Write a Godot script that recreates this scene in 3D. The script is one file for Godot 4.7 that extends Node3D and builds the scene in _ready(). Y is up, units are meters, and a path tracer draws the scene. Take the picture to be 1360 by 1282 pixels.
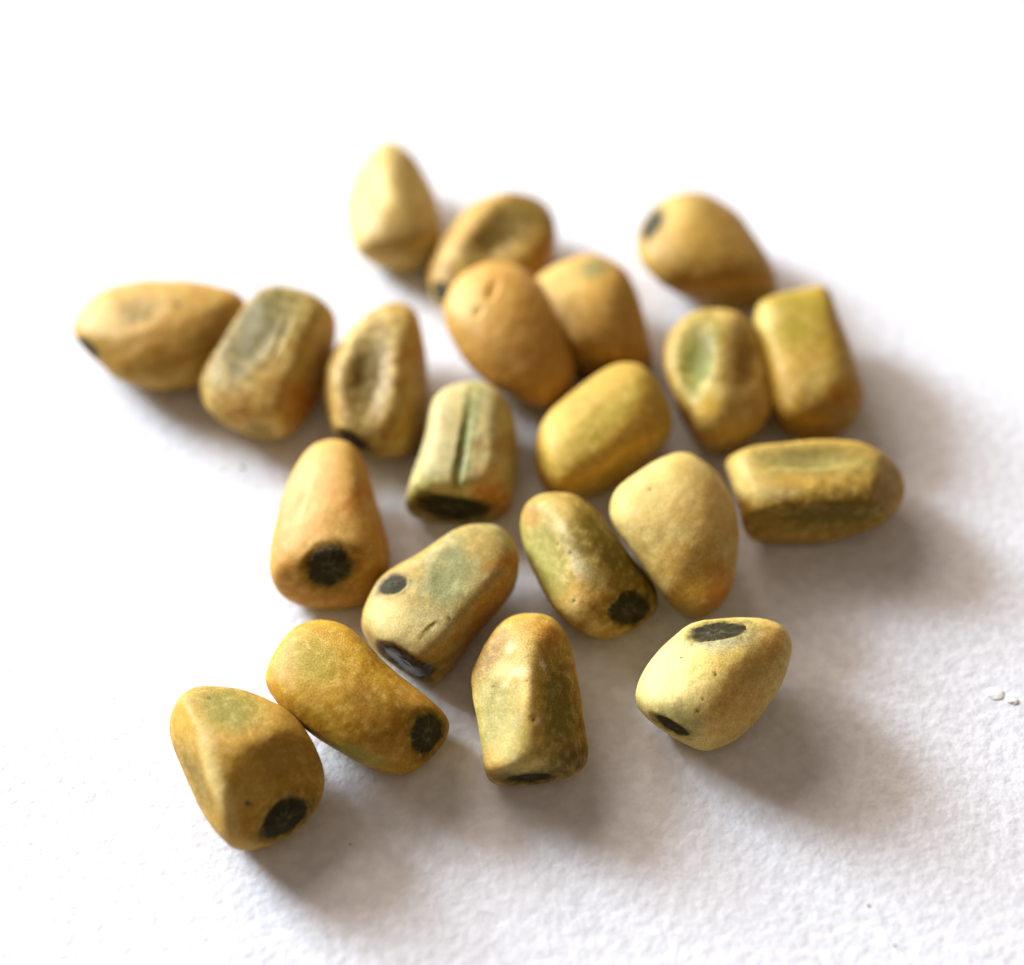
extends Node3D
# A spill of small ochre seeds on white textured paper, lit by a window at the upper left.
# Seed shapes are given in grain units, one unit = "size" millimetres; x to the right, y along the seed's face, z out of it.

const MM := 0.001
const FACE_PITCH := 50.0
const GRID := 60

var seed_material: StandardMaterial3D
var hilum_material: StandardMaterial3D
var shiny_material: StandardMaterial3D
var patchy := FastNoiseLite.new()
var mottle := FastNoiseLite.new()
var fine := FastNoiseLite.new()
var lattice_points := PackedVector3Array()
var lattice_triangles := PackedInt32Array()

# the seed being shaped
var radius_table := PackedFloat32Array()
var stretch_table := PackedFloat32Array()
var roundness := 2.4
var sharpness := 9.0
var front := 50.0
var back := 50.0
var facet_normals: Array[Vector3] = []
var facet_reach: Array[float] = []
var dents: Array = []
var shift := Vector3.ZERO

var seed_table := [
	{"label": "pale pear-shaped seed at the far back, pinched at the top, with a brown lower face",
	"at": Vector2(-11.822, -33.003), "size": 0.07578, "lean": Vector3(.077, .651, .78), "slope": .65, "crisp": 9, "p": 2, "front": 52, "back": 52, "base": "cream", "alt": "tan",
	"outline": [-5, 91, 8, 87, 27, 69, 43, 43, 55, 16, 59, -12, 60, -44, 50, -67, 27, -79, -2, -80, -30, -70, -49, -54, -59, -28, -63, 1, -60, 29, -49, 55, -30, 79, -17, 90],
	"facets": [[-.75, .1, .65, .8], [.65, .3, .7, .85], [.12, -.95, .4, .66]],
	"dents": [[-38, 26, 22, 30, 80, 4]],
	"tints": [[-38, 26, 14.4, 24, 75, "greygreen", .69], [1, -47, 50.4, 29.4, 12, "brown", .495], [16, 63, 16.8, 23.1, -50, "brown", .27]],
	"pits": [],
	"hila": []},
	{"label": "seed with a deep oval hollow, partly hidden behind the smooth egg-shaped orange seed",
	"at": Vector2(-1.854, -27.745), "size": 0.07415, "lean": Vector3(.012, .666, .762), "slope": .6, "crisp": 9, "p": 2, "front": 56, "back": 52, "base": "tan", "alt": "ochre",
	"outline": [36, 70, 58, 64, 74, 51, 82, 30, 83, 8, 77, -15, 62, -38, 36, -58, -5, -73, -44, -80, -69, -80, -80, -64, -83, -46, -82, -25, -72, 0, -54, 25, -33, 51, -8, 64, 15, 70],
	"facets": [[-.6, .45, .65, .9], [.1, -.1, 1, .86]],
	"dents": [[7, 11, 66, 29, 42, 18]],
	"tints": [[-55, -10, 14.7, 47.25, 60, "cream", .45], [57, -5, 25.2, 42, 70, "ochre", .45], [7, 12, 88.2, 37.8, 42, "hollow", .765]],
	"pits": [],
	"hila": [[-69, -63, 12, 16, 40]]},
	{"label": "smooth tan drop-shaped seed set apart at the back with a blue-grey end spot",
	"at": Vector2(18.93, -25.985), "size": 0.07337, "lean": Vector3(-.127, .669, .758), "slope": .5, "crisp": 9, "p": 2, "front": 62, "back": 58, "base": "tan", "alt": "tan2",
	"outline": [-18, 81, 4, 77, 27, 64, 48, 46, 65, 20, 81, -5, 91, -30, 92, -48, 81, -62, 53, -73, 17, -73, -13, -66, -39, -53, -62, -39, -80, -21, -91, -2, -92, 20, -85, 41, -67, 63, -44, 77],
	"facets": [[-.7, .3, .6, .92], [.1, -.95, .4, .72], [.5, .6, .6, .9]],
	"dents": [],
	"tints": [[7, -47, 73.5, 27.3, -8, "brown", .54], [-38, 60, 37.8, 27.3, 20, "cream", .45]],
	"pits": [],
	"hila": [[-74, 38, 14, 27, -28]]},
	{"label": "long yellow-brown seed with one small dark dot, outermost at the left of the spill",
	"at": Vector2(-33.105, -15.195), "size": 0.07014, "lean": Vector3(.232, .703, .717), "slope": .55, "crisp": 9, "p": 2, "front": 58, "back": 55, "base": "tan", "alt": "ochre",
	"outline": [7, 71, 48, 69, 86, 62, 110, 53, 117, 42, 123, 17, 117, -13, 98, -43, 65, -65, 27, -73, 2, -74, -23, -69, -52, -58, -73, -40, -93, -22, -107, -6, -110, 8, -104, 28, -90, 46, -67, 60, -31, 69],
	"facets": [[-.3, .7, .65, .92], [.35, -.85, .45, .86]],
	"dents": [[-28, 29, 42, 20, 15, 5]],
	"tints": [[-28, 31, 40.8, 18, 15, "olive", .632], [17, -2, 63, 27.3, 25, "ochre", .45], [77, 3, 27.3, 52.5, -30, "brown", .45], [-78, 28, 27.3, 31.5, 40, "cream", .54]],
	"pits": [[29, 39, 6]],
	"hila": [[-89, -21, 22, 7, -44]]},
	{"label": "seed with a pale ridge, grey-green sunken top and orange end, beside the dotted long seed",
	"at": Vector2(-22.189, -11.348), "size": 0.06891, "lean": Vector3(.158, .716, .703), "slope": .65, "crisp": 17, "p": 2.35, "front": 62, "back": 55, "base": "tan", "alt": "cream",
	"outline": [19, 104, -3, 103, -16, 97, -33, 78, -54, 51, -74, 20, -88, -8, -91, -30, -84, -54, -65, -75, -43, -87, -18, -96, 4, -98, 24, -92, 44, -76, 65, -45, 76, -18, 85, 17, 90, 42, 88, 63, 75, 81, 58, 93, 37, 100],
	"facets": [[.85, -.3, .45, .68], [-.1, -.85, .45, .88]],
	"dents": [[-23, 38, 66, 26, 58, 9], [17, 36, 58, 4, 66, 3]],
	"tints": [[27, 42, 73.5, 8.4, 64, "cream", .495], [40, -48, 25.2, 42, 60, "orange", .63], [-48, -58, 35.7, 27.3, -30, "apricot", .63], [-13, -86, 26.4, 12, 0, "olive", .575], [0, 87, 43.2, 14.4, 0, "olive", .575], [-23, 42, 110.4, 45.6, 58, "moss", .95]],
	"pits": [],
	"hila": []},
	{"label": "seed with a dark olive oval hollow facing up and a dark patch under its end",
	"at": Vector2(-12.135, -9.093), "size": 0.06817, "lean": Vector3(.088, .723, .694), "slope": .65, "crisp": 9, "p": 2.15, "front": 58, "back": 55, "base": "tan", "alt": "cream",
	"outline": [28, 106, 8, 103, -12, 91, -32, 74, -53, 48, -67, 23, -71, -2, -68, -27, -63, -51, -55, -71, -37, -85, -12, -96, 13, -100, 40, -97, 56, -78, 63, -45, 66, -10, 65, 25, 61, 59, 54, 86, 43, 100],
	"facets": [[.92, -.15, .35, .7], [.1, -.85, .4, .9]],
	"dents": [[-13, 8, 64, 26, 82, 19]],
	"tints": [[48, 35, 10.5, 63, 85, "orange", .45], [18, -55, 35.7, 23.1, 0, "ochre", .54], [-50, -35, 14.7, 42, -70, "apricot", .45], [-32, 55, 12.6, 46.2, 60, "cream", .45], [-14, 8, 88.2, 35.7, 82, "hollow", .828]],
	"pits": [],
	"hila": [[-32, -81, 32, 9, -26]]},
	{"label": "smooth egg-shaped orange-tan seed with a small scar near its top",
	"at": Vector2(-.278, -14.379), "size": 0.06958, "lean": Vector3(.002, .703, .717), "slope": .45, "crisp": 9, "p": 2, "front": 72, "back": 60, "base": "apricot", "alt": "tan",
	"outline": [-19, 96, -41, 91, -64, 78, -80, 55, -87, 28, -77, -4, -59, -34, -34, -59, -1, -79, 29, -93, 52, -96, 71, -84, 84, -64, 86, -39, 81, -7, 69, 26, 49, 56, 26, 81, 4, 93],
	"facets": [],
	"dents": [[-22, 58, 17, 7, 68, 4], [-40, 28, 9, 5, 60, 3]],
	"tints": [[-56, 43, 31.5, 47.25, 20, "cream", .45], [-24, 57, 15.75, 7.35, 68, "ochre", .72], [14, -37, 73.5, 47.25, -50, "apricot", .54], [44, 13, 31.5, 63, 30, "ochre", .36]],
	"pits": [],
	"hila": []},
	{"label": "round-topped seed with a grey-green patch, wedged behind the smooth orange seed",
	"at": Vector2(7.411, -17.351), "size": 0.07058, "lean": Vector3(-.052, .695, .728), "slope": .5, "crisp": 9, "p": 2, "front": 66, "back": 55, "base": "tan", "alt": "apricot",
	"outline": [-8, 78, -35, 70, -58, 58, -75, 43, -81, 15, -73, -20, -55, -55, -25, -80, 15, -90, 53, -85, 75, -77, 81, -63, 78, -45, 72, -15, 63, 18, 52, 45, 37, 63, 15, 75],
	"facets": [[-.35, -.9, .35, .66], [-.2, .5, .8, .9], [.8, 0, .5, .9]],
	"dents": [],
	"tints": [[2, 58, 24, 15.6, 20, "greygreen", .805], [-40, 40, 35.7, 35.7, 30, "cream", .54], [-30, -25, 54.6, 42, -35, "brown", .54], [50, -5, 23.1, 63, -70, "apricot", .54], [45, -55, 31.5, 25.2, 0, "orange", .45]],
	"pits": [],
	"hila": []},
	{"label": "squarish seed with one green and one brown sunken flank and a pale nub below",
	"at": Vector2(18.746, -9.19), "size": 0.06817, "lean": Vector3(-.135, .722, .695), "slope": .6, "crisp": 9, "p": 2.4, "front": 64, "back": 55, "base": "tan", "alt": "cream",
	"outline": [-8, 94, -30, 91, -54, 76, -70, 53, -74, 28, -69, 1, -59, -27, -48, -55, -33, -79, -13, -93, 7, -96, 30, -89, 51, -68, 66, -44, 71, -17, 67, 8, 57, 38, 45, 68, 30, 86, 12, 93],
	"facets": [[-.45, .15, .85, .8], [.6, .1, .75, .8], [-.75, -.5, .35, .88], [.1, -.85, .45, .85]],
	"dents": [[-30, 21, 44, 19, 85, 12], [39, 21, 44, 15, 82, 9]],
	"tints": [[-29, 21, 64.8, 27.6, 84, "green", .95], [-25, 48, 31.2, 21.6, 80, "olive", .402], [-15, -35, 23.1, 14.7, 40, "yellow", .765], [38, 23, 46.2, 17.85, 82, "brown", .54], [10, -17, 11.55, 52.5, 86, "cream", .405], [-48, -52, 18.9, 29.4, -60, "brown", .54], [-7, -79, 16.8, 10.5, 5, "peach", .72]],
	"pits": [],
	"hila": []},
	{"label": "yellow-olive seed with a squared flat end, at the back right beside the two-flanked seed",
	"at": Vector2(27.121, -11.096), "size": 0.06866, "lean": Vector3(-.194, .715, .703), "slope": .6, "crisp": 9, "p": 2.4, "front": 56, "back": 55, "base": "tan", "alt": "yolive",
	"outline": [17, 103, -8, 99, -40, 91, -65, 80, -74, 63, -72, 35, -65, 0, -55, -40, -44, -72, -25, -97, 2, -104, 30, -101, 53, -84, 68, -60, 70, -35, 60, 0, 49, 35, 37, 65, 28, 93],
	"facets": [[-.1, .25, .95, .82], [-.75, -.1, .5, .85], [.1, -.95, .4, .7]],
	"dents": [],
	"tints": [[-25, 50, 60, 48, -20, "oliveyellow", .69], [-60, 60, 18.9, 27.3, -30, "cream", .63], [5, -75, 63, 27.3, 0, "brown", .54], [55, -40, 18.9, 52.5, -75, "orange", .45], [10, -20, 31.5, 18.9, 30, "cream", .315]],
	"pits": [],
	"hila": []},
	{"label": "grey-cream seed with a narrow green groove along its top and a black lower end",
	"at": Vector2(-4.256, -.531), "size": 0.06548, "lean": Vector3(.032, .753, .658), "slope": .65, "crisp": 9, "p": 2.35, "front": 62, "back": 55, "base": "pale", "alt": "cream",
	"outline": [7, 95, -15, 90, -35, 77, -44, 59, -49, 30, -57, 0, -67, -32, -75, -61, -71, -78, -54, -87, -25, -92, 5, -93, 33, -90, 56, -79, 68, -53, 72, -20, 72, 15, 68, 45, 58, 71, 37, 89, 21, 94],
	"facets": [[-.1, .1, 1, .8], [.9, -.1, .35, .7], [0, -.85, .5, .63], [-.8, .05, .5, .88]],
	"dents": [[0, 8, 84, 6, 80, 5], [25, 0, 30, 6, 80, 1]],
	"tints": [[-25, 20, 27.3, 73.5, 82, "pale", .63], [25, 10, 23.1, 63, -80, "pale", .54], [2, 10, 102, 10.8, 80, "green", .92], [-1, -10, 52.5, 3.15, 80, "dark", .405], [37, -62, 35.7, 25.2, -40, "orange", .81], [-52, -40, 28.8, 12, 60, "green", .575], [-55, -62, 26.4, 16.8, 30, "oliveyellow", .69], [63, 10, 14.7, 84, 90, "ochre", .54], [35, -27, 16.8, 14.7, 0, "peach", .54]],
	"pits": [[39, 27, 5]],
	"hila": [[-12, -74, 50, 15, -5]]},
	{"label": "plain yellow barrel-shaped seed lying slanted at the middle of the heap",
	"at": Vector2(7.931, -2.758), "size": 0.06609, "lean": Vector3(-.059, .744, .669), "slope": .5, "crisp": 9, "p": 2.25, "front": 62, "back": 56, "base": "lemontan", "alt": "tan",
	"outline": [35, 92, 12, 87, -13, 72, -40, 52, -68, 27, -83, 2, -89, -28, -84, -60, -70, -80, -45, -88, -15, -85, 15, -73, 48, -51, 77, -25, 91, 0, 90, 24, 80, 52, 66, 75, 52, 88],
	"facets": [[-.3, .5, .8, .86], [.5, -.85, .4, .8], [-.75, -.45, .4, .88]],
	"dents": [[0, 12, 70, 18, 42, 1.5], [26, -48, 44, 9, 38, 3]],
	"tints": [[0, 12, 72, 24, 42, "oliveyellow", .575], [-60, 2, 35.7, 29.4, 60, "lemon", .54], [-65, -73, 42, 16.8, -20, "ochre", .54], [30, -28, 73.5, 23.1, 40, "ochre", .45], [65, 32, 25.2, 42, -60, "ochre", .315]],
	"pits": [],
	"hila": []},
	{"label": "long straight seed with a pale ridge between two sunken sides, outermost at the right",
	"at": Vector2(25.815, 3.979), "size": 0.06406, "lean": Vector3(-.198, .77, .638), "slope": .5, "crisp": 17, "p": 2.4, "front": 60, "back": 56, "base": "tan", "alt": "lemontan",
	"outline": [-121, 41, -108, 51, -78, 61, -33, 66, 7, 69, 42, 68, 72, 61, 99, 45, 115, 25, 119, 5, 112, -19, 89, -43, 62, -53, 29, -63, -8, -68, -53, -68, -81, -64, -95, -47, -100, -22, -110, 8, -120, 29],
	"facets": [[0, .45, .85, .76], [0, -.9, .45, .64], [-.85, .05, .45, .85], [.8, .1, .55, .86]],
	"dents": [[-3, 43, 72, 13, 2, 8], [7, -37, 80, 17, 3, 7]],
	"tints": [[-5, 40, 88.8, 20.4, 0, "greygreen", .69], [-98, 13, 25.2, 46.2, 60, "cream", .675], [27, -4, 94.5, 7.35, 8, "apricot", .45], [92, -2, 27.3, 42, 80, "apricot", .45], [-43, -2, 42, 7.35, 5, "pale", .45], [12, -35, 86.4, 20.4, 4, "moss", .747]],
	"pits": [],
	"hila": []},
	{"label": "pinkish orange tapering seed with a round black spot on its broad end",
	"at": Vector2(-15.191, 7.903), "size": 0.06277, "lean": Vector3(.119, .785, .621), "slope": .65, "crisp": 9, "p": 2.05, "front": 62, "back": 56, "base": "apricot", "alt": "tan",
	"outline": [7, 119, -16, 114, -34, 100, -49, 75, -62, 43, -71, 5, -77, -30, -78, -58, -68, -82, -48, -98, -23, -106, 9, -106, 42, -101, 63, -85, 76, -60, 79, -35, 73, -2, 64, 28, 54, 65, 45, 93, 29, 112],
	"facets": [[-.35, .15, .9, .86], [.92, .15, .2, .78], [.05, -.78, .6, .68]],
	"dents": [[-46, 40, 14, 44, -15, 3]],
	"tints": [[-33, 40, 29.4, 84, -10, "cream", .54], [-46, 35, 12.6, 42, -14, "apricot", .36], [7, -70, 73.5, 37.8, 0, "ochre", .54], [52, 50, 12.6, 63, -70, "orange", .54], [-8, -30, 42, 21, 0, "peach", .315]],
	"pits": [],
	"hila": [[-1, -54, 31, 26, 25]]},
	{"label": "pale seed with grey-green face, black blotch on its side and black lower end",
	"at": Vector2(-5.563, 15.215), "size": 0.06047, "lean": Vector3(.045, .815, .585), "slope": .65, "crisp": 9, "p": 2.4, "front": 64, "back": 56, "base": "tan", "alt": "pale",
	"outline": [58, 100, 37, 99, 14, 91, -8, 76, -38, 56, -69, 39, -87, 22, -99, -2, -106, -25, -103, -47, -89, -68, -67, -84, -38, -103, -13, -112, 7, -98, 24, -76, 42, -51, 70, -20, 90, 5, 100, 30, 100, 61, 89, 86, 74, 98],
	"facets": [[-.2, .2, .95, .8], [.66, -.65, .4, .72], [-.5, -.75, .35, .84]],
	"dents": [[-16, -38, 13, 3, 40, 1.5], [20, 40, 46, 26, 42, 3]],
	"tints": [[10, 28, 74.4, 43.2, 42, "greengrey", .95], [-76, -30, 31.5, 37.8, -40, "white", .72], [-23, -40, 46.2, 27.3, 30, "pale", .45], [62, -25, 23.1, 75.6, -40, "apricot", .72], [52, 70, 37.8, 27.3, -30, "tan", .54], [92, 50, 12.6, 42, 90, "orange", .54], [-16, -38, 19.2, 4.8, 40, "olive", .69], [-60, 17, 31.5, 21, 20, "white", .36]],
	"pits": [[8, -25, 4], [-28, -51, 3]],
	"hila": [[-67, 19, 24, 14, 18], [-48, -85, 48, 12, -36, 1]]},
	{"label": "seed with a bright worn ridge between light green and dark faces, black end spot",
	"at": Vector2(6.029, 11.843), "size": 0.06152, "lean": Vector3(-.048, .801, .602), "slope": .55, "crisp": 17, "p": 2.35, "front": 64, "back": 56, "base": "tan", "alt": "cream",
	"outline": [-38, 96, -59, 94, -77, 83, -86, 64, -85, 38, -77, 10, -64, -20, -46, -51, -23, -76, 2, -92, 27, -96, 55, -89, 80, -72, 93, -54, 94, -35, 83, -15, 63, 10, 39, 43, 17, 70, -6, 89, -21, 95],
	"facets": [[-.6, -.1, .75, .78], [.75, .05, .55, .7], [.35, -.75, .5, .86]],
	"dents": [[42, 35, 70, 18, -52, 3]],
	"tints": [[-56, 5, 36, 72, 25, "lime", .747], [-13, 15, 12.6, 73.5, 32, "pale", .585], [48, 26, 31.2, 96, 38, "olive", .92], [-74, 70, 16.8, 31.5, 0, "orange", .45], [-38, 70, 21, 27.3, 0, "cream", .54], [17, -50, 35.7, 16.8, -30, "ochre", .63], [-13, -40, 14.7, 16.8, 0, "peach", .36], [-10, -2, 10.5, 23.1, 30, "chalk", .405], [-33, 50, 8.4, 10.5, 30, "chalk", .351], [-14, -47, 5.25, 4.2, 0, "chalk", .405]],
	"pits": [[-37, 27, 4], [-15, -47, 4], [-20, 15, 3]],
	"hila": [[58, -60, 34, 27, 15]]},
	{"label": "smooth cream seed without spots, broad at the top and orange at its lower tip",
	"at": Vector2(13.472, 9.012), "size": 0.06208, "lean": Vector3(-.107, .786, .619), "slope": .45, "crisp": 9, "p": 2, "front": 72, "back": 58, "base": "cream", "alt": "tan",
	"outline": [5, 105, -12, 100, -40, 85, -69, 64, -83, 45, -86, 23, -76, -1, -57, -28, -40, -52, -22, -77, -4, -100, 18, -113, 38, -112, 58, -98, 73, -77, 79, -50, 83, -15, 82, 15, 73, 45, 58, 73, 41, 90, 23, 102],
	"facets": [[-.1, .2, 1, .93], [.15, -.9, .4, .8]],
	"dents": [],
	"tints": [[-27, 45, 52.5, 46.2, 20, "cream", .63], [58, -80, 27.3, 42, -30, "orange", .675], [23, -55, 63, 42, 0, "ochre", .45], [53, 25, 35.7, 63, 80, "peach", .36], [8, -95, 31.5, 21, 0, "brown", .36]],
	"pits": [[-33, 55, 4]],
	"hila": []},
	{"label": "cream seed lying apart at lower right with a long black patch on top",
	"at": Vector2(15.512, 23.164), "size": 0.05788, "lean": Vector3(-.132, .85, .543), "slope": .45, "crisp": 9, "p": 2.05, "front": 66, "back": 56, "base": "cream", "alt": "lemon",
	"outline": [4, 83, -28, 77, -53, 60, -75, 38, -91, 15, -101, -9, -102, -28, -91, -46, -71, -62, -48, -77, -23, -88, -6, -91, 22, -81, 48, -61, 70, -34, 89, -5, 100, 25, 103, 52, 93, 72, 72, 82, 39, 85],
	"facets": [[-.45, .35, .8, .9], [.62, -.7, .45, .84], [-.55, -.75, .3, .9]],
	"dents": [[4, 67, 48, 11, 8, 3]],
	"tints": [[-48, 5, 63, 52.5, 30, "white", .675], [-8, 25, 42, 25.2, 20, "lemon", .45], [7, 59, 63, 21, 8, "bluegrey", .675], [52, -5, 37.8, 79.8, -38, "tan2", .675], [27, -45, 37.8, 52.5, -40, "apricot", .45], [82, 55, 21, 35.7, 0, "apricot", .45], [-43, -50, 36, 19.2, -30, "greygreen", .46]],
	"pits": [[2, 9, 4], [-20, -39, 4], [-43, 31, 3], [-14, -23, 3]],
	"hila": [[2, 69, 52, 13, 8], [-55, -60, 34, 7, -30]]},
	{"label": "mustard yellow grainy barrel-shaped seed with a black end spot, touching the lowest seed",
	"at": Vector2(-12.1, 24.205), "size": 0.05762, "lean": Vector3(.103, .855, .537), "slope": .6, "crisp": 9, "p": 2.35, "front": 64, "back": 56, "base": "mustard", "alt": "yellow",
	"outline": [-40, 100, -63, 97, -85, 85, -103, 60, -114, 37, -116, 16, -105, -6, -85, -28, -60, -48, -30, -68, 0, -85, 32, -99, 57, -105, 78, -100, 95, -88, 116, -66, 126, -43, 119, -25, 97, -5, 70, 17, 40, 42, 15, 70, -10, 91],
	"facets": [[.5, -.65, .5, .78], [-.1, .3, .9, .92], [.8, -.5, .3, .88]],
	"dents": [],
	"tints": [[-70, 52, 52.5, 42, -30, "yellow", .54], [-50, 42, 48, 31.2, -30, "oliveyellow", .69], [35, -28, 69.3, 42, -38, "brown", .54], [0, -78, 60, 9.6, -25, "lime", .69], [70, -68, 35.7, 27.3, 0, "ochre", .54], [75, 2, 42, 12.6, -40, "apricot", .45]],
	"pits": [],
	"hila": [[98, -54, 23, 29, -20]]},
	{"label": "upright ridged seed with light and dark faces, white flecks and a grey worn foot",
	"at": Vector2(1.327, 24.271), "size": 0.05768, "lean": Vector3(-.011, .856, .536), "slope": .7, "crisp": 17, "p": 2.4, "front": 66, "back": 56, "base": "tan", "alt": "lemontan",
	"outline": [-3, 113, -23, 109, -42, 95, -57, 73, -71, 45, -77, 25, -74, -2, -67, -35, -61, -70, -56, -100, -45, -113, -18, -115, 12, -113, 44, -107, 67, -95, 76, -75, 73, -45, 69, -12, 64, 23, 58, 55, 49, 83, 35, 103, 17, 111],
	"facets": [[-.6, .02, .8, .72], [.64, 0, .77, .7], [.05, -.9, .35, .84]],
	"dents": [[39, -20, 56, 14, -86, 3], [-39, -15, 50, 13, 84, 2]],
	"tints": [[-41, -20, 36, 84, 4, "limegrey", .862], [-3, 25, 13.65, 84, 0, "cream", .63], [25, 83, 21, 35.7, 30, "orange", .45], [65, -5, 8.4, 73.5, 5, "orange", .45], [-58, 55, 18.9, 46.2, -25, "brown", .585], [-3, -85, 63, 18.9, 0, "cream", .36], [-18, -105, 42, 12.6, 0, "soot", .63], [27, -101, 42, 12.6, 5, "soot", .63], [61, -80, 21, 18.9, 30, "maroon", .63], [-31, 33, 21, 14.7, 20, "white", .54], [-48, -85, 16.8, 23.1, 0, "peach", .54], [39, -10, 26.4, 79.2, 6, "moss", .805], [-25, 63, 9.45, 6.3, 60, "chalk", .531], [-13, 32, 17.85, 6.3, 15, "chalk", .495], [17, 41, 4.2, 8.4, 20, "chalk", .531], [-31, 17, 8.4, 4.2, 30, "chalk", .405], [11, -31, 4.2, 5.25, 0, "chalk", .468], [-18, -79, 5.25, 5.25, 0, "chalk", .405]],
	"pits": [[6, -29, 6], [-48, 13, 3], [-3, 20, 3]],
	"hila": [[1, -110, 40, 7, 3]]},
	{"label": "lowest seed, with a sharp pale ridge, shaded brown right face and oval black end spot",
	"at": Vector2(-20.044, 30.29), "size": 0.05568, "lean": Vector3(.177, .884, .502), "slope": .6, "crisp": 17, "p": 2.15, "front": 68, "back": 58, "base": "tan", "alt": "mustard",
	"outline": [-38, 105, -60, 104, -79, 93, -92, 73, -96, 48, -90, 20, -78, -7, -64, -37, -47, -68, -28, -93, -10, -108, 7, -112, 32, -108, 58, -96, 82, -79, 99, -57, 108, -35, 109, -12, 100, 18, 84, 48, 60, 73, 30, 89, -4, 101],
	"facets": [[-.88, -.25, .4, .76], [.42, -.3, .85, .66], [0, .6, .8, .86], [.45, -.75, .45, .84]],
	"dents": [],
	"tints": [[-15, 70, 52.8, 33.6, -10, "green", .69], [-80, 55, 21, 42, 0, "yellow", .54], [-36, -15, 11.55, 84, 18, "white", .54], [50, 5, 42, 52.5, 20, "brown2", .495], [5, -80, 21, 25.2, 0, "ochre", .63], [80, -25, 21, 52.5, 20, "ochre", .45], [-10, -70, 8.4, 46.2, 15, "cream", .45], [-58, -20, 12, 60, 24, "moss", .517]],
	"pits": [[-43, 88, 4], [9, -51, 8]],
	"hila": [[57, -74, 41, 25, 40]]},
]


func _ready() -> void:
	set_view_and_light()
	prepare_noise()
	prepare_materials()
	build_lattice()
	build_paper()
	for k in seed_table.size():
		build_seed(seed_table[k], k)
	build_crumbs()


func set_view_and_light() -> void:
	var camera := Camera3D.new()
	camera.name = "camera"
	var lens := CameraAttributesPhysical.new()
	lens.frustum_focal_length = 38.06
	lens.frustum_focus_distance = 0.1165
	lens.exposure_aperture = 7.8
	lens.frustum_near = 0.01
	lens.frustum_far = 50.0
	camera.attributes = lens
	camera.fov = 35.0
	camera.near = 0.01
	camera.far = 50.0
	add_child(camera)
	var pitch := deg_to_rad(50.0)
	camera.position = Vector3(0, 0.1355 * sin(pitch), 0.1355 * cos(pitch))
	camera.rotation = Vector3(-pitch, 0, 0)
	camera.current = true
	camera.fov = 35.0
	var surround := WorldEnvironment.new()
	surround.name = "room_light"
	var env := Environment.new()
	env.background_mode = Environment.BG_COLOR
	env.background_color = Color(1.0, 0.89, 0.78)
	env.background_energy_multiplier = 0.19
	env.tonemap_mode = Environment.TONE_MAPPER_LINEAR
	env.tonemap_exposure = 1.34
	env.sdfgi_enabled = true
	env.ssao_enabled = true
	env.ssil_enabled = true
	surround.environment = env
	add_child(surround)
	var window := AreaLight3D.new()
	window.name = "window_light"
	window.area_size = Vector2(0.38, 0.33)
	window.light_energy = 2.35
	window.light_color = Color(0.89, 0.95, 1.0)
	window.shadow_enabled = true
	add_child(window)
	var wall := AreaLight3D.new()
	wall.name = "bright_wall_light"
	wall.area_size = Vector2(1.0, 0.6)
	wall.light_energy = 1.1
	wall.light_color = Color(1.0, 0.925, 0.86)
	wall.shadow_enabled = true
	add_child(wall)
	wall.look_at_from_position(Vector3(-0.56, 0.47, -0.68) * 1.0, Vector3(0, 0, 0))
	window.look_at_from_position(Vector3(-0.75, 0.35, -0.56) * 1.1, Vector3(0, 0, 0))


func prepare_noise() -> void:
	for n in [[patchy, 3, 0.016, 3], [mottle, 11, 0.06, 3], [fine, 23, 0.3, 2]]:
		n[0].seed = n[1]
		n[0].noise_type = FastNoiseLite.TYPE_SIMPLEX_SMOOTH
		n[0].frequency = n[2]
		n[0].fractal_octaves = n[3]


func noise_image(at_seed: int, side: int, frequency: float, octaves: int, kind := FastNoiseLite.TYPE_SIMPLEX_SMOOTH) -> Image:
	var n := FastNoiseLite.new()
	n.seed = at_seed
	n.noise_type = kind
	n.frequency = frequency
	n.fractal_octaves = octaves
	return n.get_seamless_image(side, side)


func relief(image: Image, strength: float) -> ImageTexture:
	var bumps := image.duplicate() as Image
	bumps.convert(Image.FORMAT_RGBA8)
	bumps.bump_map_to_normal_map(strength)
	bumps.generate_mipmaps()
	return ImageTexture.create_from_image(bumps)


func prepare_materials() -> void:
	var grain := noise_image(5, 512, 0.05, 4)
	seed_material = StandardMaterial3D.new()
	seed_material.vertex_color_use_as_albedo = true
	seed_material.roughness = 0.55
	seed_material.metallic_specular = 0.3
	seed_material.albedo_texture = dust_tone()
	seed_material.uv1_triplanar = true
	seed_material.uv1_scale = Vector3.ONE * 110.0
	seed_material.normal_enabled = true
	seed_material.normal_texture = relief(grain, 3.0)
	seed_material.normal_scale = 0.14
	hilum_material = StandardMaterial3D.new()
	hilum_material.vertex_color_use_as_albedo = true
	hilum_material.roughness = 0.68
	hilum_material.metallic_specular = 0.25
	hilum_material.uv1_triplanar = true
	hilum_material.uv1_scale = Vector3.ONE * 160.0
	hilum_material.normal_enabled = true
	hilum_material.normal_texture = seed_material.normal_texture
	hilum_material.normal_scale = 0.6
	shiny_material = hilum_material.duplicate()
	shiny_material.roughness = 0.3
	shiny_material.metallic_specular = 0.6
	shiny_material.normal_scale = 0.25


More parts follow.
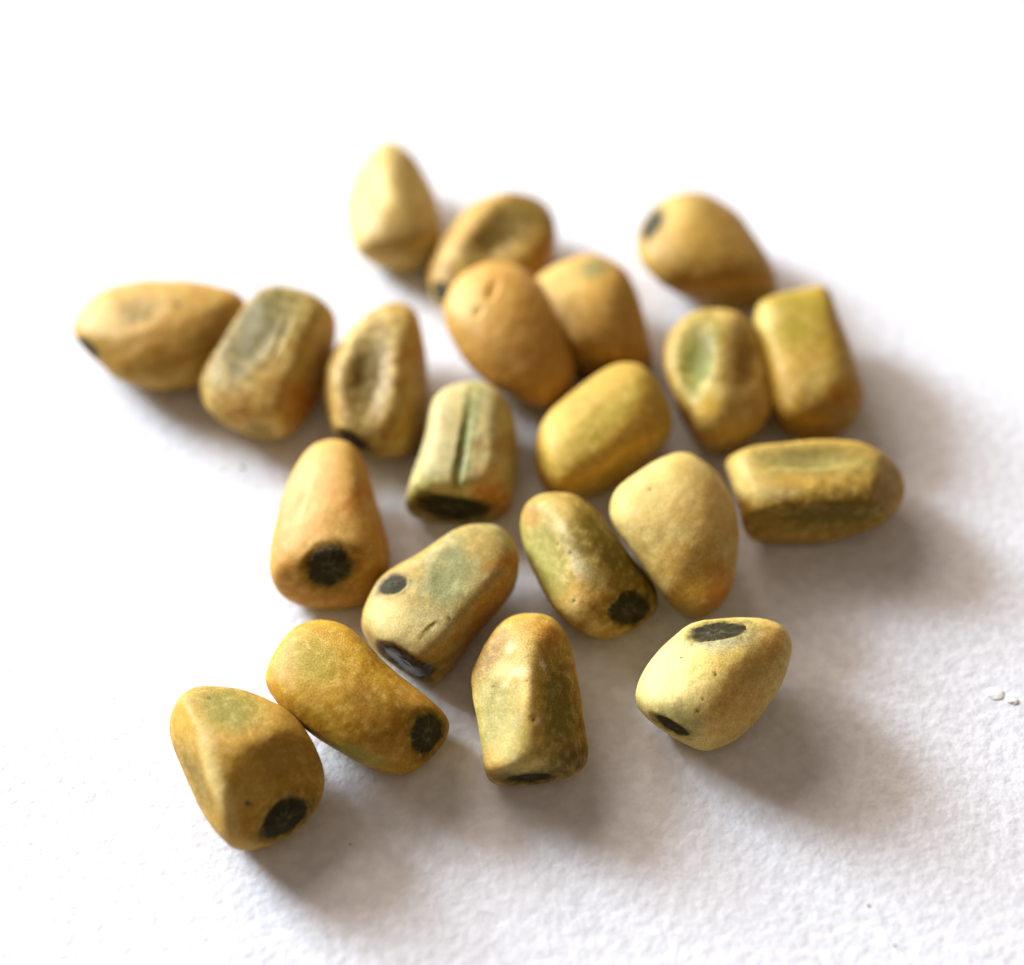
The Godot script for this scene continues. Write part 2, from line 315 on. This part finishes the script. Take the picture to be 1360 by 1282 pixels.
func build_paper() -> void:
	var side := 1.2
	var sheet := PlaneMesh.new()
	sheet.size = Vector2(side, side)
	var paper := StandardMaterial3D.new()
	paper.albedo_color = Color(0.94, 0.953, 0.98)
	paper.roughness = 0.95
	paper.metallic_specular = 0.15
	var grain := noise_image(41, 1024, 0.044, 3)
	paper.albedo_texture = paper_tone()
	paper.normal_enabled = true
	paper.normal_texture = relief(grain, 5.0)
	paper.normal_scale = 0.21
	var tiles := side / 0.052
	paper.uv1_scale = Vector3(tiles, tiles, 1)
	sheet.material = paper
	var o := MeshInstance3D.new()
	o.name = "paper_surface"
	o.mesh = sheet
	o.set_meta("kind", "structure")
	add_child(o)


# Uncoated paper is faintly mottled: paler and greyer fibres.
func paper_tone() -> Texture2D:
	var n := FastNoiseLite.new()
	n.seed = 67
	n.noise_type = FastNoiseLite.TYPE_SIMPLEX_SMOOTH
	n.frequency = 0.03
	n.fractal_octaves = 4
	n.fractal_gain = 0.6
	var image := n.get_seamless_image(1024, 1024)
	image.convert(Image.FORMAT_RGBA8)
	var wash := Image.create(1024, 1024, false, Image.FORMAT_RGBA8)
	wash.fill(Color(0.985, 0.983, 0.985, 0.91))
	image.blend_rect(wash, Rect2i(0, 0, 1024, 1024), Vector2i.ZERO)
	image.generate_mipmaps()
	return ImageTexture.create_from_image(image)


# The seed coat carries a fine powder: tiny paler and darker grains.
func dust_tone() -> Texture2D:
	var image := noise_image(91, 512, 0.09, 3)
	image.convert(Image.FORMAT_RGBA8)
	var wash := Image.create(512, 512, false, Image.FORMAT_RGBA8)
	wash.fill(Color(1, 1, 1, 0.64))
	image.blend_rect(wash, Rect2i(0, 0, 512, 512), Vector2i.ZERO)
	image.generate_mipmaps()
	return ImageTexture.create_from_image(image)


func paint(called: String) -> Color:
	var c: Array = {
		"tan": [194, 157, 82], "tan2": [186, 146, 74], "cream": [222, 198, 136], "white": [238, 222, 168], "pale": [192, 182, 144],
		"ochre": [180, 130, 36], "mustard": [184, 140, 42], "yellow": [206, 168, 66], "lemon": [216, 190, 98], "lemontan": [198, 166, 80], "yolive": [184, 154, 48],
		"oliveyellow": [158, 144, 48], "olive": [112, 98, 26], "moss": [92, 84, 24], "green": [118, 128, 62], "greengrey": [144, 148, 110], "greygreen": [136, 140, 96],
		"lime": [162, 164, 92], "limegrey": [170, 164, 104], "brown": [132, 88, 12], "brown2": [146, 104, 16], "orange": [196, 118, 14], "apricot": [206, 154, 82], "peach": [222, 172, 100],
		"dark": [62, 62, 40], "soot": [78, 74, 60], "maroon": [92, 44, 26], "bluegrey": [168, 178, 168], "chalk": [244, 236, 212], "scar": [84, 80, 64], "hollow": [86, 72, 22], "hilum": [41, 39, 28],
	}[called]
	var color := Color8(c[0], c[1], c[2]).srgb_to_linear()
	return Color(color.r * 1.27, color.g * 1.23, color.b * 0.92)


# ---- one set of points and triangles on a ball, shared by all seeds ----

func build_lattice() -> void:
	var at := {}
	var sides := [[Vector3.RIGHT, Vector3.UP, Vector3.BACK], [Vector3.LEFT, Vector3.BACK, Vector3.UP], [Vector3.UP, Vector3.BACK, Vector3.RIGHT], [Vector3.DOWN, Vector3.RIGHT, Vector3.BACK], [Vector3.BACK, Vector3.RIGHT, Vector3.UP], [Vector3.FORWARD, Vector3.UP, Vector3.RIGHT]]
	for side in sides:
		var rows := []
		for j in GRID + 1:
			var row := PackedInt32Array()
			for i in GRID + 1:
				var lattice: Vector3 = side[0] * (GRID / 2.0) + side[1] * (i - GRID / 2.0) + side[2] * (j - GRID / 2.0)
				var key := Vector3i(lattice * 2.0)
				if not at.has(key):
					at[key] = lattice_points.size()
					var q := lattice / (GRID / 2.0)
					lattice_points.append(Vector3(tan(q.x * PI / 4), tan(q.y * PI / 4), tan(q.z * PI / 4)).normalized())
				row.append(at[key])
			rows.append(row)
		for j in GRID:
			for i in GRID:
				var quad := [rows[j][i], rows[j][i + 1], rows[j + 1][i + 1], rows[j + 1][i]]
				for t in [[0, 1, 2], [0, 2, 3]]:
					var a: int = quad[t[0]]
					var b: int = quad[t[1]]
					var c: int = quad[t[2]]
					var pa := lattice_points[a]
					if (lattice_points[b] - pa).cross(lattice_points[c] - pa).dot(pa) > 0:
						lattice_triangles.append_array([a, c, b])
					else:
						lattice_triangles.append_array([a, b, c])


# ---- the shape of a seed: a rounded body inside its outline, flattened by facets, then dented ----

func read_shape(data: Dictionary) -> void:
	roundness = data.p
	sharpness = data.crisp
	front = data.front
	back = data.back
	var corners: Array = data.outline
	var count := corners.size() / 2
	var loop := PackedVector2Array()
	for k in count:
		var q: Array[Vector2] = []
		for s in [-1, 0, 1, 2]:
			var n: int = (k + s + count) % count
			q.append(Vector2(corners[n * 2], corners[n * 2 + 1]))
		for s in 5:
			loop.append(q[1].cubic_interpolate(q[2], q[0], q[3], s / 5.0))
	radius_table.resize(360)
	for k in 360:
		var ray := Vector2.from_angle(deg_to_rad(k)) * 400.0
		var best := 0.0
		for n in loop.size():
			var hit = Geometry2D.segment_intersects_segment(Vector2.ZERO, ray, loop[n], loop[(n + 1) % loop.size()])
			if hit != null:
				best = maxf(best, hit.length())
		radius_table[k] = best if best > 0.0 else radius_table[maxi(k - 1, 0)]
	var smoothed := radius_table.duplicate()
	for k in 360:
		smoothed[k] = (radius_table[(k + 357) % 360] + 2.0 * radius_table[k] + radius_table[(k + 3) % 360]) / 4.0 * 1.012
	radius_table = smoothed
	facet_normals.clear()
	facet_reach.clear()
	dents = []
	for facet in data.facets:
		var n := Vector3(facet[0], facet[1], facet[2]).normalized()
		var reach := 0.0
		for k in range(0, lattice_points.size(), 17):
			var d := lattice_points[k]
			reach = maxf(reach, body(d, false) * d.dot(n))
		facet_normals.append(n)
		facet_reach.append(reach * facet[3])
	# facets must not eat into the outline: widen the body again where they do
	stretch_table.resize(90)
	for k in 90:
		var turn := deg_to_rad(k * 4.0)
		var widest := 0.0
		for step in 41:
			var tip := deg_to_rad(30.0 + step * 3.0)
			widest = maxf(widest, body(Vector3(cos(turn) * sin(tip), sin(turn) * sin(tip), cos(tip))) * sin(tip))
		stretch_table[k] = radius_table[k * 4] / widest


func stretch(x: float, y: float) -> float:
	var turn := fposmod(rad_to_deg(atan2(y, x)), 360.0) / 4.0
	var low := int(turn) % 90
	return lerpf(stretch_table[low], stretch_table[(low + 1) % 90], turn - floorf(turn))


func skin(d: Vector3, r: float) -> Vector3:
	var s := stretch(d.x, d.y)
	return Vector3(d.x * r * s, d.y * r * s, d.z * r)


func body(d: Vector3, cut := true) -> float:
	var turn := fposmod(rad_to_deg(atan2(d.y, d.x)), 360.0)
	var low := int(turn) % 360
	var outline := lerpf(radius_table[low], radius_table[(low + 1) % 360], turn - floorf(turn))
	# the upper side is domed, the side it lies on is blunter
	var bend := roundness if d.z > 0.0 else 3.2
	var g := pow(pow(Vector2(d.x, d.y).length() / outline, bend) + pow(absf(d.z) / (front if d.z > 0.0 else back), bend), 1.0 / bend)
	if cut and facet_normals.size() > 0:
		var total := 1.0
		for k in facet_normals.size():
			var m := facet_normals[k].dot(d) / facet_reach[k] / g
			if m > 0.3:
				total += pow(m, sharpness)
		g *= pow(total, 1.0 / sharpness)
	return 1.0 / g


func surface(d: Vector3) -> float:
	var r := body(d)
	var p := d * r + shift
	for dent in dents:
		var away := offset(dent, d)
		if away < 2.0:
			r -= dent.depth * exp(-0.7 * pow(away, 5.0))
			if dent.has("gloss"):
				r += 1.1 * exp(-pow((away - 1.2) / 0.17, 2.0))
	return r + patchy.get_noise_3dv(p * 1.3) * 1.1 + mottle.get_noise_3dv(p) * 0.2 + fine.get_noise_3dv(p) * 0.05


# A mark on the seed's skin: an ellipse round a spot of the front, kept as directions from the seed's middle.
func mark(entry: Array, as_is := false) -> Dictionary:
	var spot := Vector2(entry[0], entry[1])
	spot /= stretch(spot.x, spot.y)
	var p := Vector3.ZERO
	for shrink in 30:
		p = Vector3(spot.x, spot.y, 0.0)
		if spot.length() < 0.01 or body(p.normalized()) > spot.length() * 1.01:
			break
		spot *= 0.97
	var low := 0.0
	var high := front * 1.3
	for step in 24:
		p = Vector3(spot.x, spot.y, (low + high) / 2.0)
		if body(p.normalized()) > p.length():
			low = p.z
		else:
			high = p.z
	var d := p.normalized()
	var u := (Vector3.RIGHT - d * d.x).normalized() if absf(d.x) < 0.95 else (Vector3.UP - d * d.y).normalized()
	var v := d.cross(u)
	var columns: Array[Vector2] = []
	for e in [u, v]:
		var ahead: Vector3 = (d + e * 0.03).normalized()
		var behind: Vector3 = (d - e * 0.03).normalized()
		var change := (ahead * body(ahead) - behind * body(behind)) / 0.06
		columns.append(Vector2(change.x, change.y))
	var turn := deg_to_rad(entry[4])
	for k in 2:
		var c := columns[k].rotated(-turn)
		columns[k] = Vector2(c.x / entry[2], c.y / entry[3])
	var least := p.length() / (2.2 * sqrt(entry[2] * entry[3]))
	return {"d": d, "u": u, "v": v, "a": columns[0], "b": columns[1], "least": least * least}


func offset(m: Dictionary, d: Vector3) -> float:
	var ahead: float = d.dot(m.d)
	if ahead < -0.2:
		return 9.0
	var turn := acos(minf(ahead, 1.0))
	var longer := turn / maxf(sin(turn), 1e-4)
	var x: float = d.dot(m.u) * longer
	var y: float = d.dot(m.v) * longer
	return sqrt((m.a * x + m.b * y).length_squared() + (x * x + y * y) * m.least)


func place(data: Dictionary, p: Vector3) -> Vector3:
	var tilt := deg_to_rad(FACE_PITCH)
	var face_up := Vector3(0, cos(tilt), -sin(tilt))
	var out: Vector3 = data.lean
	var z: float = p.z - data.slope * p.y * face_up.y / out.y
	return (Vector3.RIGHT * p.x + face_up * p.y + out * z) * data.size * MM


func build_seed(data: Dictionary, k: int) -> void:
	shift = Vector3(211, 97, 53) * (k + 1)
	read_shape(data)
	var new_dents := []
	for entry in data.dents:
		var m := mark(entry)
		m.depth = entry[5]
		new_dents.append(m)
	var spots := []
	for entry in data.hila:
		var m := mark(entry)
		m.depth = 3.5
		m.gloss = entry.size() > 5
		spots.append(m)
		new_dents.append(m)
	for entry in data.pits:
		var m := mark([entry[0], entry[1], entry[2], entry[2], 0])
		m.depth = entry[2] * 0.12
		new_dents.append(m)
	var tints := []
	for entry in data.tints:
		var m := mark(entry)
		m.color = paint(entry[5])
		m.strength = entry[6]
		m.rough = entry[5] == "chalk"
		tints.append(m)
	var pits := []
	for entry in data.pits:
		var m := mark([entry[0], entry[1], entry[2] * 0.9, entry[2] * 0.5, entry[0] * 37.0])
		m.color = paint("dark")
		pits.append(m)
	dents = new_dents
	var base := paint(data.base)
	var alt := paint(data.alt)
	var pale := paint("white")
	var brown := paint("brown")
	var halo := paint("olive")
	var soot := paint("hilum")
	var points := PackedVector3Array()
	var colors := PackedColorArray()
	points.resize(lattice_points.size())
	colors.resize(lattice_points.size())
	var lowest := 0.0
	for n in lattice_points.size():
		var d := lattice_points[n]
		var p := skin(d, surface(d))
		var q := p + shift
		var w := place(data, p)
		lowest = minf(lowest, w.y)
		points[n] = w
		var rough := mottle.get_noise_3dv(q + Vector3(500, 0, 0))
		var speck := fine.get_noise_3dv(q + Vector3(0, 700, 0))
		var color := base.lerp(alt, 0.6 * smoothstep(-0.5, 0.6, patchy.get_noise_3dv(q * 1.6 + Vector3(0, 0, 900)) + rough * 0.3))
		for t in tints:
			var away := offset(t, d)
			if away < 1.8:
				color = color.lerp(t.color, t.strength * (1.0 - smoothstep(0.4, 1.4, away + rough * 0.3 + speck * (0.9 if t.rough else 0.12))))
		color = color.lerp(pale, 0.16 * smoothstep(0.1, 0.6, rough + speck * 0.6))
		color = color.lerp(brown, 0.14 * smoothstep(0.15, 0.6, -rough + speck * 0.4))
		for m in spots:
			var away := offset(m, d)
			if away < 1.6:
				color = color.lerp(halo, 0.65 * (1.0 - smoothstep(0.9, 1.6, away + rough * 0.3)))
				color = color.lerp(soot, 0.9 * (1.0 - smoothstep(0.84, 1.1, away + speck * 0.1 + rough * 0.15)))
		for m in pits:
			color = color.lerp(m.color, 0.9 * (1.0 - smoothstep(0.4, 1.2, offset(m, d) + speck * 0.8 + rough * 0.5)))
		var light := 1.0 + 0.05 * rough + 0.12 * speck
		colors[n] = Color(color.r * light, color.g * light, color.b * light)
	var root := Node3D.new()
	root.name = "seed" if k == 0 else "seed_%03d" % k
	root.set_meta("label", data.label)
	root.set_meta("category", "seed")
	root.set_meta("group", "ochre seeds spilled on the white paper")
	root.position = Vector3(data.at.x, 0, data.at.y) * MM
	add_child(root)
	var coat := mesh_of(points, colors, lattice_triangles, seed_material)
	coat.name = "seed_coat"
	coat.position.y = -lowest
	root.add_child(coat, true)
	for m in spots:
		var patch := hilum(data, m, k, shiny_material if m.gloss else hilum_material)
		patch.name = "hilum"
		patch.position.y = -lowest
		root.add_child(patch, true)


# The dark scar where the seed was attached: a thin ragged skin lying on the coat, with a navel in its middle.
func hilum(data: Dictionary, m: Dictionary, k: int, material: Material) -> MeshInstance3D:
	var rings := 22
	var spokes := 150
	var points := PackedVector3Array()
	var colors := PackedColorArray()
	var triangles := PackedInt32Array()
	var black := paint("hilum")
	var brown := paint("olive")
	var scratch := paint("soot")
	var fibre := paint("scar")
	for ring in rings + 1:
		for spoke in spokes:
			var turn := TAU * spoke / spokes
			var x := cos(turn)
			var y := sin(turn)
			var reach: float = 1.0 / sqrt((m.a * x + m.b * y).length_squared() + m.least)
			var ragged := 1.0 + 0.16 * patchy.get_noise_2d(cos(turn) * 60.0 + k * 91, sin(turn) * 60.0) + 0.07 * mottle.get_noise_2d(turn * 40.0, k * 37) + 0.06 * fine.get_noise_2d(turn * 40.0, k * 17)
			var t := float(ring) / rings
			var s := t * ragged * reach
			var d: Vector3 = m.d * cos(s) + (m.u * x + m.v * y) * sin(s)
			var lift := 0.8 - 1.6 * smoothstep(0.8, 1.0, t) + 0.8 * exp(-pow((t - 0.24) / 0.07, 2.0)) - 0.4 * exp(-pow(t / 0.13, 2.0))
			var r := surface(d) + lift
			points.append(place(data, skin(d, r)))
			var q := d * r + shift
			var streak := mottle.get_noise_2d(turn * 55.0, k * 50 + t * 9.0)
			var color := black.lerp(scratch, clampf(streak * 1.1 + fine.get_noise_3dv(q) * 0.5, 0, 1) * (0.9 - 0.4 * t))
			color = color.lerp(brown, 0.8 * smoothstep(0.82, 1.0, t + streak * 0.15))
			color = color.lerp(fibre, clampf(0.35 + streak * 1.3, 0.0, 0.9) * exp(-pow((t - 0.24) / 0.09, 2.0)))
			colors.append(color)
			if ring > 0:
				var a := (ring - 1) * spokes + spoke
				var b := (ring - 1) * spokes + (spoke + 1) % spokes
				triangles.append_array([a, a + spokes, b + spokes, a, b + spokes, b])
	# front faces run clockwise seen from outside
	var pa := points[spokes]
	var face := (points[2 * spokes] - pa).cross(points[2 * spokes + 1] - pa)
	if face.dot(place(data, m.d)) > 0:
		for n in range(0, triangles.size(), 3):
			var swap := triangles[n]
			triangles[n] = triangles[n + 1]
			triangles[n + 1] = swap
	return mesh_of(points, colors, triangles, material)


func mesh_of(points: PackedVector3Array, colors: PackedColorArray, triangles: PackedInt32Array, material: Material) -> MeshInstance3D:
	var normals := PackedVector3Array()
	normals.resize(points.size())
	for n in range(0, triangles.size(), 3):
		var a := triangles[n]
		var b := triangles[n + 1]
		var c := triangles[n + 2]
		var face := (points[c] - points[a]).cross(points[b] - points[a]) * 1e6
		normals[a] += face
		normals[b] += face
		normals[c] += face
	for n in normals.size():
		normals[n] = normals[n].normalized()
	var arrays := []
	arrays.resize(Mesh.ARRAY_MAX)
	arrays[Mesh.ARRAY_VERTEX] = points
	arrays[Mesh.ARRAY_NORMAL] = normals
	arrays[Mesh.ARRAY_COLOR] = colors
	arrays[Mesh.ARRAY_INDEX] = triangles
	var mesh := ArrayMesh.new()
	mesh.add_surface_from_arrays(Mesh.PRIMITIVE_TRIANGLES, arrays)
	mesh.surface_set_material(0, material)
	var o := MeshInstance3D.new()
	o.mesh = mesh
	return o


# Two white paper crumbs and a few specks of dust lying on the sheet.
func build_crumbs() -> void:
	var white := StandardMaterial3D.new()
	white.albedo_color = Color(0.96, 0.96, 0.96)
	white.roughness = 0.95
	var grey := StandardMaterial3D.new()
	grey.albedo_color = Color(0.7, 0.68, 0.7)
	grey.roughness = 0.9
	lump("paper_crumb", "larger white crumb of paper lying alone beyond the cream spotted seed", "crumb", Vector3(38.343, 0, 21.908), Vector3(0.62, 0.08, 0.5), white, 1)
	lump("paper_crumb", "smaller white crumb of paper beside the larger white crumb", "crumb", Vector3(39.539, 0, 22.465), Vector3(0.45, 0.08, 0.42), white, 2)
	lump("dust_speck", "tiny grey speck on the paper behind the hollow seed", "dust speck", Vector3(-15.177, 0, -22.217), Vector3(0.3, 0.12, 0.25), grey, 3)
	lump("dust_speck", "tiny grey speck on the white paper below the seed with a pale ridge", "dust speck", Vector3(-24.127, 0, -1.755), Vector3(0.2, 0.08, 0.16), grey, 4)
	lump("dust_speck", "tiny grey speck on the paper in the shade of the lowest seed", "dust speck", Vector3(-11.956, 0, 34.918), Vector3(0.1, 0.05, 0.08), grey, 5)
	lump("dust_speck", "tiny grey speck on the bare paper below the cream spotted seed", "dust speck", Vector3(25.59, 0, 39.691), Vector3(0.11, 0.05, 0.08), grey, 6)
	lump("dust_speck", "tiny grey speck nearest the lower edge of the photo", "dust speck", Vector3(26.96, 0, 42.621), Vector3(0.09, 0.05, 0.11), grey, 7)


func lump(called: String, label: String, category: String, at: Vector3, half: Vector3, material: Material, k: int) -> void:
	var ball := SphereMesh.new()
	ball.radius = 1.0
	ball.height = 2.0
	ball.radial_segments = 20
	ball.rings = 12
	var arrays := ball.get_mesh_arrays()
	var points: PackedVector3Array = arrays[Mesh.ARRAY_VERTEX]
	for n in points.size():
		var p := points[n]
		points[n] = p * half * MM * (1.0 + 0.5 * patchy.get_noise_3dv(p * 45.0 + Vector3(k * 300, 0, 0)))
	arrays[Mesh.ARRAY_VERTEX] = points
	var rough := ArrayMesh.new()
	rough.add_surface_from_arrays(Mesh.PRIMITIVE_TRIANGLES, arrays)
	var tool := SurfaceTool.new()
	tool.create_from(rough, 0)
	tool.generate_normals()
	tool.set_material(material)
	var o := MeshInstance3D.new()
	o.name = called if get_node_or_null(called) == null else called + "_%03d" % k
	o.mesh = tool.commit()
	o.position = at * MM + Vector3(0, half.y * 0.7 * MM, 0)
	o.set_meta("label", label)
	o.set_meta("category", category)
	o.set_meta("group", "paper crumbs" if category == "crumb" else "dust specks on the paper")
	add_child(o, true)
